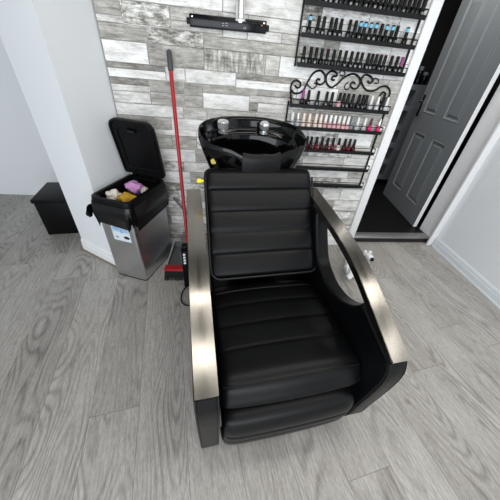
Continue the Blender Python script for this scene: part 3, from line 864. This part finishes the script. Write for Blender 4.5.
# ------------------------------------------------------------------ polish racks and bottles
RY = WY-.004          # back plane of the racks
RF = RY-.052          # front plane
def rack(name, label, x0, x1, zs, ztop, zbot, scroll=None):
    t = empty(name, ((x0+x1)/2, RY, zbot), 0, label, 'wall rack')
    o = Vector(((x0+x1)/2, RY, zbot))
    for x in (x0, x1):
        bm = bmesh.new(); box(bm, x-o.x-.005, x-o.x+.005, -.010, 0, 0, ztop-zbot)
        link('upright', bm, M['black_metal'], t)
    for k, zz in enumerate(zs):
        bm = bmesh.new(); dz = zz-zbot
        box(bm, x0-o.x, x1-o.x, RF-RY, 0, dz-.004, dz)
        box(bm, x0-o.x, x1-o.x, RF-RY-.003, RF-RY, dz-.012, dz+.010)
        sh = link('shelf', bm, M['black_metal'], t)
        bm = bmesh.new()
        pts = [(x0-o.x, -.004, dz+.034), (x0-o.x, RF-RY-.002, dz+.034), (x1-o.x, RF-RY-.002, dz+.034), (x1-o.x, -.004, dz+.034)]
        for a, b in zip(pts, pts[1:]): rod(bm, a, b, .0026, seg=8)
        for x in (x0-o.x, x1-o.x): rod(bm, (x, RF-RY-.002, dz), (x, RF-RY-.002, dz+.034), .0026, seg=8)
        link('guard_rail', bm, M['black_metal'], sh, smooth=True)
    if scroll:
        for c_ in scroll:
            bm = bmesh.new(); P = smooth_path([(x-o.x, -.006, z_-zbot) for x, z_ in c_[0]], 7)
            tube(bm, P, c_[1], 8); link('scroll', bm, M['black_metal'], t, smooth=True)
    return t
S1, S2, S3 = 1.626, 1.493, 1.357
L0, L1, L2, L3, L4 = 1.143, 1.012, .868, .739, .604
rack('polish_rack', 'upper black wall rack full of dark polish bottles',   .440, 1.142, (1.759, S1, S2, S3), 1.86, 1.345)
cur = [[(.452,1.148),(.438,1.208),(.435,1.249),(.458,1.274),(.488,1.265),(.495,1.245),(.476,1.235),(.459,1.247)],[(.517,1.226),(.499,1.21),(.464,1.204),(.441,1.22)],
[(.517,1.214),(.541,1.28),(.567,1.321),(.606,1.335),(.639,1.316),(.648,1.282),(.624,1.263),(.596,1.272),(.597,1.29),(.615,1.289)],[(.536,1.26),(.569,1.239),(.596,1.248),(.595,1.264),(.58,1.268)],
[(.71,1.293),(.69,1.297),(.697,1.313),(.717,1.315),(.715,1.33),(.682,1.339),(.656,1.323),(.653,1.294),(.671,1.266),(.702,1.253),(.736,1.277),(.769,1.312),(.817,1.334),(.862,1.324),(.884,1.294),(.874,1.263),(.846,1.258),(.824,1.274),(.832,1.291),(.853,1.286)],
[(.727,1.331),(.744,1.346),(.769,1.335),(.756,1.318),(.74,1.324)],[(.805,1.291),(.785,1.266),(.804,1.249),(.822,1.26)],
[(.931,1.306),(.948,1.295),(.964,1.306),(.948,1.328),(.907,1.336),(.888,1.317),(.898,1.289),(.942,1.256),(.998,1.258),(1.034,1.281),(1.075,1.285),(1.109,1.258),(1.11,1.212),(1.106,1.16)],
[(1.069,1.19),(1.048,1.229),(1.062,1.253),(1.083,1.242),(1.075,1.229)],[(.967,1.304),(.978,1.323),(1.006,1.313),(1.002,1.297),(.982,1.298)]]
thin = {3, 5, 6, 9}
# scrolls were measured on a plane 5 cm in front of the wall; the ironwork itself stands at the back plane
rack('polish_rack', 'lower black wall rack with scrolled top and two empty shelves', .432, 1.122, (L0, L1, L2, L3, L4), 1.16, .594,
     [([(x, z_) for x, z_ in c_], .0035 if i in thin else .0058) for i, c_ in enumerate(cur)])

def bottle_mats():
    d = {}
    d['dark'] = simple('dark_polish_glass', (.0025, .0025, .003, 1), .15, var=.05, spec=.35)
    d['black_cap'] = simple('black_cap', (.0025, .0025, .003, 1), .3, var=.05, spec=.22)
    d['magenta'] = simple('magenta_cap', srgb(140, 52, 118), .3, var=.05)
    d['teal'] = simple('teal_cap', srgb(60, 120, 130), .3, var=.05)
    d['plum'] = simple('plum_cap', srgb(96, 40, 78), .3, var=.05)
    d['blue'] = simple('light_blue_sticker', srgb(120, 200, 232), .4, var=.05)
    d['white_cap'] = simple('white_cap', srgb(236, 236, 234), .3, var=.03)
    d['silver_cap'] = simple('silver_cap', (.75, .75, .76, 1), .25, metal=.9, var=.03)
    d['peach'] = simple('peach_polish', srgb(244, 224, 212), .2, var=.04)
    d['pale_pink'] = simple('pale_pink_polish', srgb(228, 176, 180), .2, var=.04)
    d['clear'] = simple('clear_glass_polish', srgb(206, 210, 212), .12, var=.05)
    d['grey'] = simple('grey_polish', srgb(128, 134, 140), .2, var=.05)
    d['hot_pink'] = simple('hot_pink_polish', srgb(232, 30, 110), .2, var=.05)
    d['crimson'] = simple('crimson_polish', srgb(120, 16, 34), .18, var=.1)
    d['wine'] = simple('dark_red_polish', srgb(64, 10, 18), .18, var=.1)
    d['label'] = simple('silver_print', srgb(150, 150, 150), .4, var=.1)
    return d
BM = bottle_mats()
_cache = {}
def mesh_of(key, build, m):
    if key not in _cache:
        bm = bmesh.new(); build(bm); me = bpy.data.meshes.new(key)
        bm.normal_update(); bm.to_mesh(me); bm.free(); me.materials.append(m)
        me.polygons.foreach_set('use_smooth', [True]*len(me.polygons))
        try: me.set_sharp_from_angle(angle=math.radians(40))
        except Exception: pass
        _cache[key] = me
    return _cache[key]
def squircle(r_, z_, n=16, e=3.2):
    out = []
    for k in range(n):
        a = 2*PI*k/n; c, s = math.cos(a), math.sin(a)
        out.append(Vector((math.copysign(abs(c)**(2/e), c)*r_, math.copysign(abs(s)**(2/e), s)*r_, z_)))
    return out
def body_bm(bm): ring_loft(bm, [squircle(r_, z_) for r_, z_ in ((.0125, 0), (.0142, .003), (.0142, .030), (.0125, .036), (.008, .039), (.008, .043))])
def cap_bm(bm): ring_loft(bm, [squircle(r_, z_, 14, 2.2) for r_, z_ in ((.0100, .042), (.0102, .046), (.0088, .085), (.0076, .0875))])
def slim_cap(bm): ring_loft(bm, [squircle(r_, z_, 14, 2.2) for r_, z_ in ((.0092, .042), (.0096, .046), (.0068, .083), (.0052, .086))])
def band_bm(bm): ring_loft(bm, [squircle(r_, z_, 14, 2.2) for r_, z_ in ((.0096, .064), (.0094, .080))], False, False)
def tip_bm(bm): ring_loft(bm, [squircle(r_, z_, 14, 2.2) for r_, z_ in ((.0090, .0835), (.0082, .0878), (.0040, .0888))], False, True)
def print_bm(bm): box(bm, -.005, .005, -.0148, -.0142, .012, .022)
def put_bottle(x, zsh, bodym, capm, label, group, band=None, tip=None, slim=False, pr=True, rnd_=random):
    o = bpy.data.objects.new('nail_polish_bottle', mesh_of('bottle_'+bodym, body_bm, BM[bodym])); COL.objects.link(o)
    o.location = (x, RY-.030+rnd_.uniform(-.003, .003), zsh+.0003); o.rotation_euler = (0, 0, rnd_.uniform(-.35, .35))
    tag(o, label, 'nail polish', group)
    def kid(nm, key, b, m):
        c = bpy.data.objects.new(nm, mesh_of(key, b, BM[m])); COL.objects.link(c); c.parent = o; return c
    kid('cap', ('slim_' if slim else 'cap_')+capm, slim_cap if slim else cap_bm, capm)
    if band: kid('cap_sticker', 'band_'+band, band_bm, band)
    if tip: kid('cap_tip', 'tip_'+tip, tip_bm, tip)
    if pr and rnd_.random() < .55: kid('print', 'print', print_bm, 'label')
ORD = ['', 'first', 'second', 'third', 'fourth', 'fifth', 'sixth', 'seventh', 'eighth', 'ninth', 'tenth', 'eleventh', 'twelfth', 'thirteenth', 'fourteenth', 'fifteenth', 'sixteenth', 'seventeenth', 'eighteenth', 'nineteenth', 'twentieth', 'twenty-first', 'twenty-second', 'twenty-third', 'twenty-fourth', 'twenty-fifth']
# highest visible shelf
n = 24
for i in range(n):
    x = .465+i*(1.118-.465)/(n-1)+random.uniform(-.002, .002)
    b = 'blue' if i in (8, 13, 14) else None
    put_bottle(x, S1, 'dark', 'black_cap', f'black polish bottle{" with blue sticker" if b else ""}, {ORD[i+1]} from left on highest visible rack shelf', 'bottles on the highest visible shelf', band=b)
X2 = [.4842, .5332, .5661, .6099, .6360, .6678, .7178, .7540, .7824, .8118, .8464, .8775, .9112, .9433, .9800, 1.0085, 1.074]
blue_i = {0, 8, 9, 10, 11, 13, 14, 16}
for i, x in enumerate(X2):
    b = 'blue' if i in blue_i else None
    put_bottle(x, S2, 'dark', 'black_cap', f'black polish bottle{" with light blue cap sticker" if b else ""}, {ORD[i+1]} from left on upper rack middle shelf', 'bottles on the middle shelf of the upper rack', band=b)
X3 = [.4792, .5197, .5531, .5872, .6247, .6637, .6992, .7374, .774, .8090, .8400, .8800, .9080, .9350, .9630, .9905, 1.0355, 1.0720, 1.1058]
tips = {0: 'plum', 3: 'teal', 4: 'magenta', 5: 'teal', 9: 'plum', 14: 'magenta', 15: 'magenta', 16: 'plum'}
for i, x in enumerate(X3):
    tp = tips.get(i); cm = 'magenta' if i == 18 else 'black_cap'
    ds = 'dark polish bottle with magenta cap' if i == 18 else ('black polish bottle' + (f' with {tp} cap tip' if tp else ''))
    put_bottle(x, S3, 'dark', cm, f'{ds}, {ORD[i+1]} from left on upper rack lowest shelf', 'bottles on the lowest shelf of the upper rack', tip=tp)
XL0 = [.515, .552, .6160, .6750, .7110, .7620, .7930, .8210, .8540, .8980, .9260, .9510, .9860, 1.0330, 1.0700, 1.1010]
for i, x in enumerate(XL0):
    bo, ca, ds, sl = 'dark', 'black_cap', 'black polish bottle', False
    if i == 0: ca, ds = 'magenta', 'dark polish bottle with magenta cap'
    if i == 5: bo, ds = 'pale_pink', 'pink polish bottle with black cap'
    if i in (12, 13, 15): bo, ca, ds, sl = 'clear', 'white_cap', 'clear polish bottle with white cap', True
    put_bottle(x, L0, bo, ca, f'{ds}, {ORD[i+1]} from left on scrolled rack top shelf', 'bottles on the top shelf of the scrolled rack', slim=sl)
XL1 = [.4670, .5064, .546, .5851, .6315, .6662, .7011, .7361, .7663, .7999, .8319, .8632, .8935, .9340, .9896, 1.0344, 1.0967]
for i, x in enumerate(XL1):
    sl = False; pr = False
    if i == 0: bo, ca, ds = 'clear', 'white_cap', 'clear polish bottle with white cap'
    elif i == 1: bo, ca, ds = 'clear', 'silver_cap', 'clear polish bottle with silver cap'
    elif i <= 5: bo, ca, ds = 'peach', 'peach', 'peach polish bottle with peach cap'
    elif i <= 11: bo, ca, ds = 'pale_pink', 'white_cap', 'pale pink polish bottle with white cap'
    elif i == 12: bo, ca, ds = 'grey', 'grey', 'grey polish bottle with grey cap'
    elif i <= 14: bo, ca, ds, sl, pr = 'clear', 'white_cap', 'clear polish bottle with tapered white cap', True, True
    elif i == 15: bo, ca, ds, sl = 'hot_pink', 'wine', 'hot pink polish bottle with dark red cap', True
    else: bo, ca, ds, sl = 'hot_pink', 'silver_cap', 'hot pink polish bottle with silver cap', True
    put_bottle(x, L1, bo, ca, f'{ds}, {ORD[i+1]} from left on scrolled rack second shelf', 'bottles on the second shelf of the scrolled rack', slim=sl, pr=pr)
XL2 = [.5584, .6002, .632, .672, .7138, .7543, .7966, .8407, .8858, .9214, .9556]
for i, x in enumerate(XL2):
    bo = 'wine' if i % 3 else 'crimson'
    if i == 7: bo = 'peach'
    ds = {'wine': 'dark red', 'crimson': 'crimson', 'peach': 'beige'}[bo]
    put_bottle(x, L2, bo, 'black_cap', f'{ds} polish bottle with black cap, {ORD[i+1]} from left on scrolled rack third shelf', 'bottles on the third shelf of the scrolled rack', pr=False)

# ------------------------------------------------------------------ white bits on the floor to the right of the chair
def floor_crumple(name, label, cat, x, y, sx, sy, sz, m, seed):
    o = crumple(name, label, cat, 0, 0, 0, sx, sy, sz, m, seed, None)
    zmin = min(v.co.z for v in o.data.vertices)
    o.location = (x, y, -zmin+.0005); o.rotation_euler = (0, 0, .9); return o
floor_crumple('plastic_bag', 'crumpled white plastic bag on the floor behind the right steel arm', 'bag', 1.05, 1.47, .13, .055, .085, M['white_plastic'], 31)
plug = empty('white_plug', (1.325, 1.69, 0), .15, 'small white plug with two round knobs and black tip on the floor', 'plug')
bm = bmesh.new(); box(bm, -.028, .028, -.05, .03, 0, .05, .012, 3); link('plug_body', bm, M['white_plastic'], plug, smooth=True)
for x, y in ((-.02, .05), (.035, .035)):
    bm = bmesh.new(); lathe(bm, [(.014, 0), (.016, .03), (.020, .036), (.020, .056), (.010, .062)], 16, Matrix.Translation((x, y, 0))); link('knob', bm, M['white_plastic'], plug, smooth=True)
bm = bmesh.new(); box(bm, -.016, .016, -.08, -.05, .004, .036, .006); link('tip', bm, M['black_plastic'], plug, smooth=True)['label'] = 'black tip'
plug.scale = (.78, .78, .78)

# dark box in the recess left of the pier
bxo = empty('storage_box', (-1.27, 2.2, 0), math.radians(8), 'black storage box on the floor in the recess beyond the white pier', 'box')
bm = bmesh.new(); box(bm, -.24, .24, -.17, .17, 0, .30, .01); link('box_body', bm, M['black_plastic'], bxo, smooth=True)
bm = bmesh.new(); box(bm, -.25, .25, -.18, .18, .30, .335, .01); link('lid', bm, M['black_plastic'], bxo, smooth=True)

# ------------------------------------------------------------------ light
world = bpy.data.worlds.new('daylight'); scene.world = world; world.use_nodes = True
bg = world.node_tree.nodes['Background']; bg.inputs['Color'].default_value = (.82, .9, 1, 1); bg.inputs['Strength'].default_value = .6
def area(name, loc, rot, sx, sy, power, col=(1, 1, 1)):
    l = bpy.data.lights.new(name, 'AREA'); l.shape = 'RECTANGLE'; l.size = sx; l.size_y = sy; l.energy = power; l.color = col
    o = bpy.data.objects.new(name, l); COL.objects.link(o); o.location = loc; o.rotation_euler = rot; return o
area('window_daylight', (-.5, -2.95, 1.3), (PI/2, 0, 0), 4.0, 2.0, 108, (.90, .95, 1))
for y_, w_ in ((.60, 13), (-.12, 13), (-1.5, 13)):
    area('ceiling_strip_lamp', (.75, y_, 2.49), (0, 0, 0), 2.6, .26, w_, (1, .97, .92))
area('back_room_lamp', (1.55, 2.55, 2.45), (0, 0, 0), .3, .3, 12, (1, .98, .95))
# ------------------------------------------------------------------ camera
f_, a_, b_, g_ = 255.9095, .6489, -.1650, .1028
Rx = Matrix(((1, 0, 0), (0, math.cos(a_), -math.sin(a_)), (0, math.sin(a_), math.cos(a_))))
Ry = Matrix(((math.cos(b_), 0, math.sin(b_)), (0, 1, 0), (-math.sin(b_), 0, math.cos(b_))))
Rz = Matrix(((math.cos(g_), -math.sin(g_), 0), (math.sin(g_), math.cos(g_), 0), (0, 0, 1)))
R_ = Rz @ Rx @ Ry
w = lambda r_: Vector((r_[0], r_[2], -r_[1]))
right, down, fwd = w(R_[0]), w(R_[1]), w(R_[2])
cam = bpy.data.cameras.new('camera'); cam.sensor_width = 36; cam.lens = f_/500*36; cam.shift_x = -5.5/500; cam.clip_start = .02
co = bpy.data.objects.new('camera', cam); COL.objects.link(co)
co.matrix_world = Matrix(((right.x, -down.x, -fwd.x, 0), (right.y, -down.y, -fwd.y, 0), (right.z, -down.z, -fwd.z, 1.38), (0, 0, 0, 1)))
scene.camera = co
vs = scene.view_settings
vs.view_transform = 'Standard'; vs.look = 'None'; vs.gamma = 1; vs.exposure = .15; vs.use_curve_mapping = False
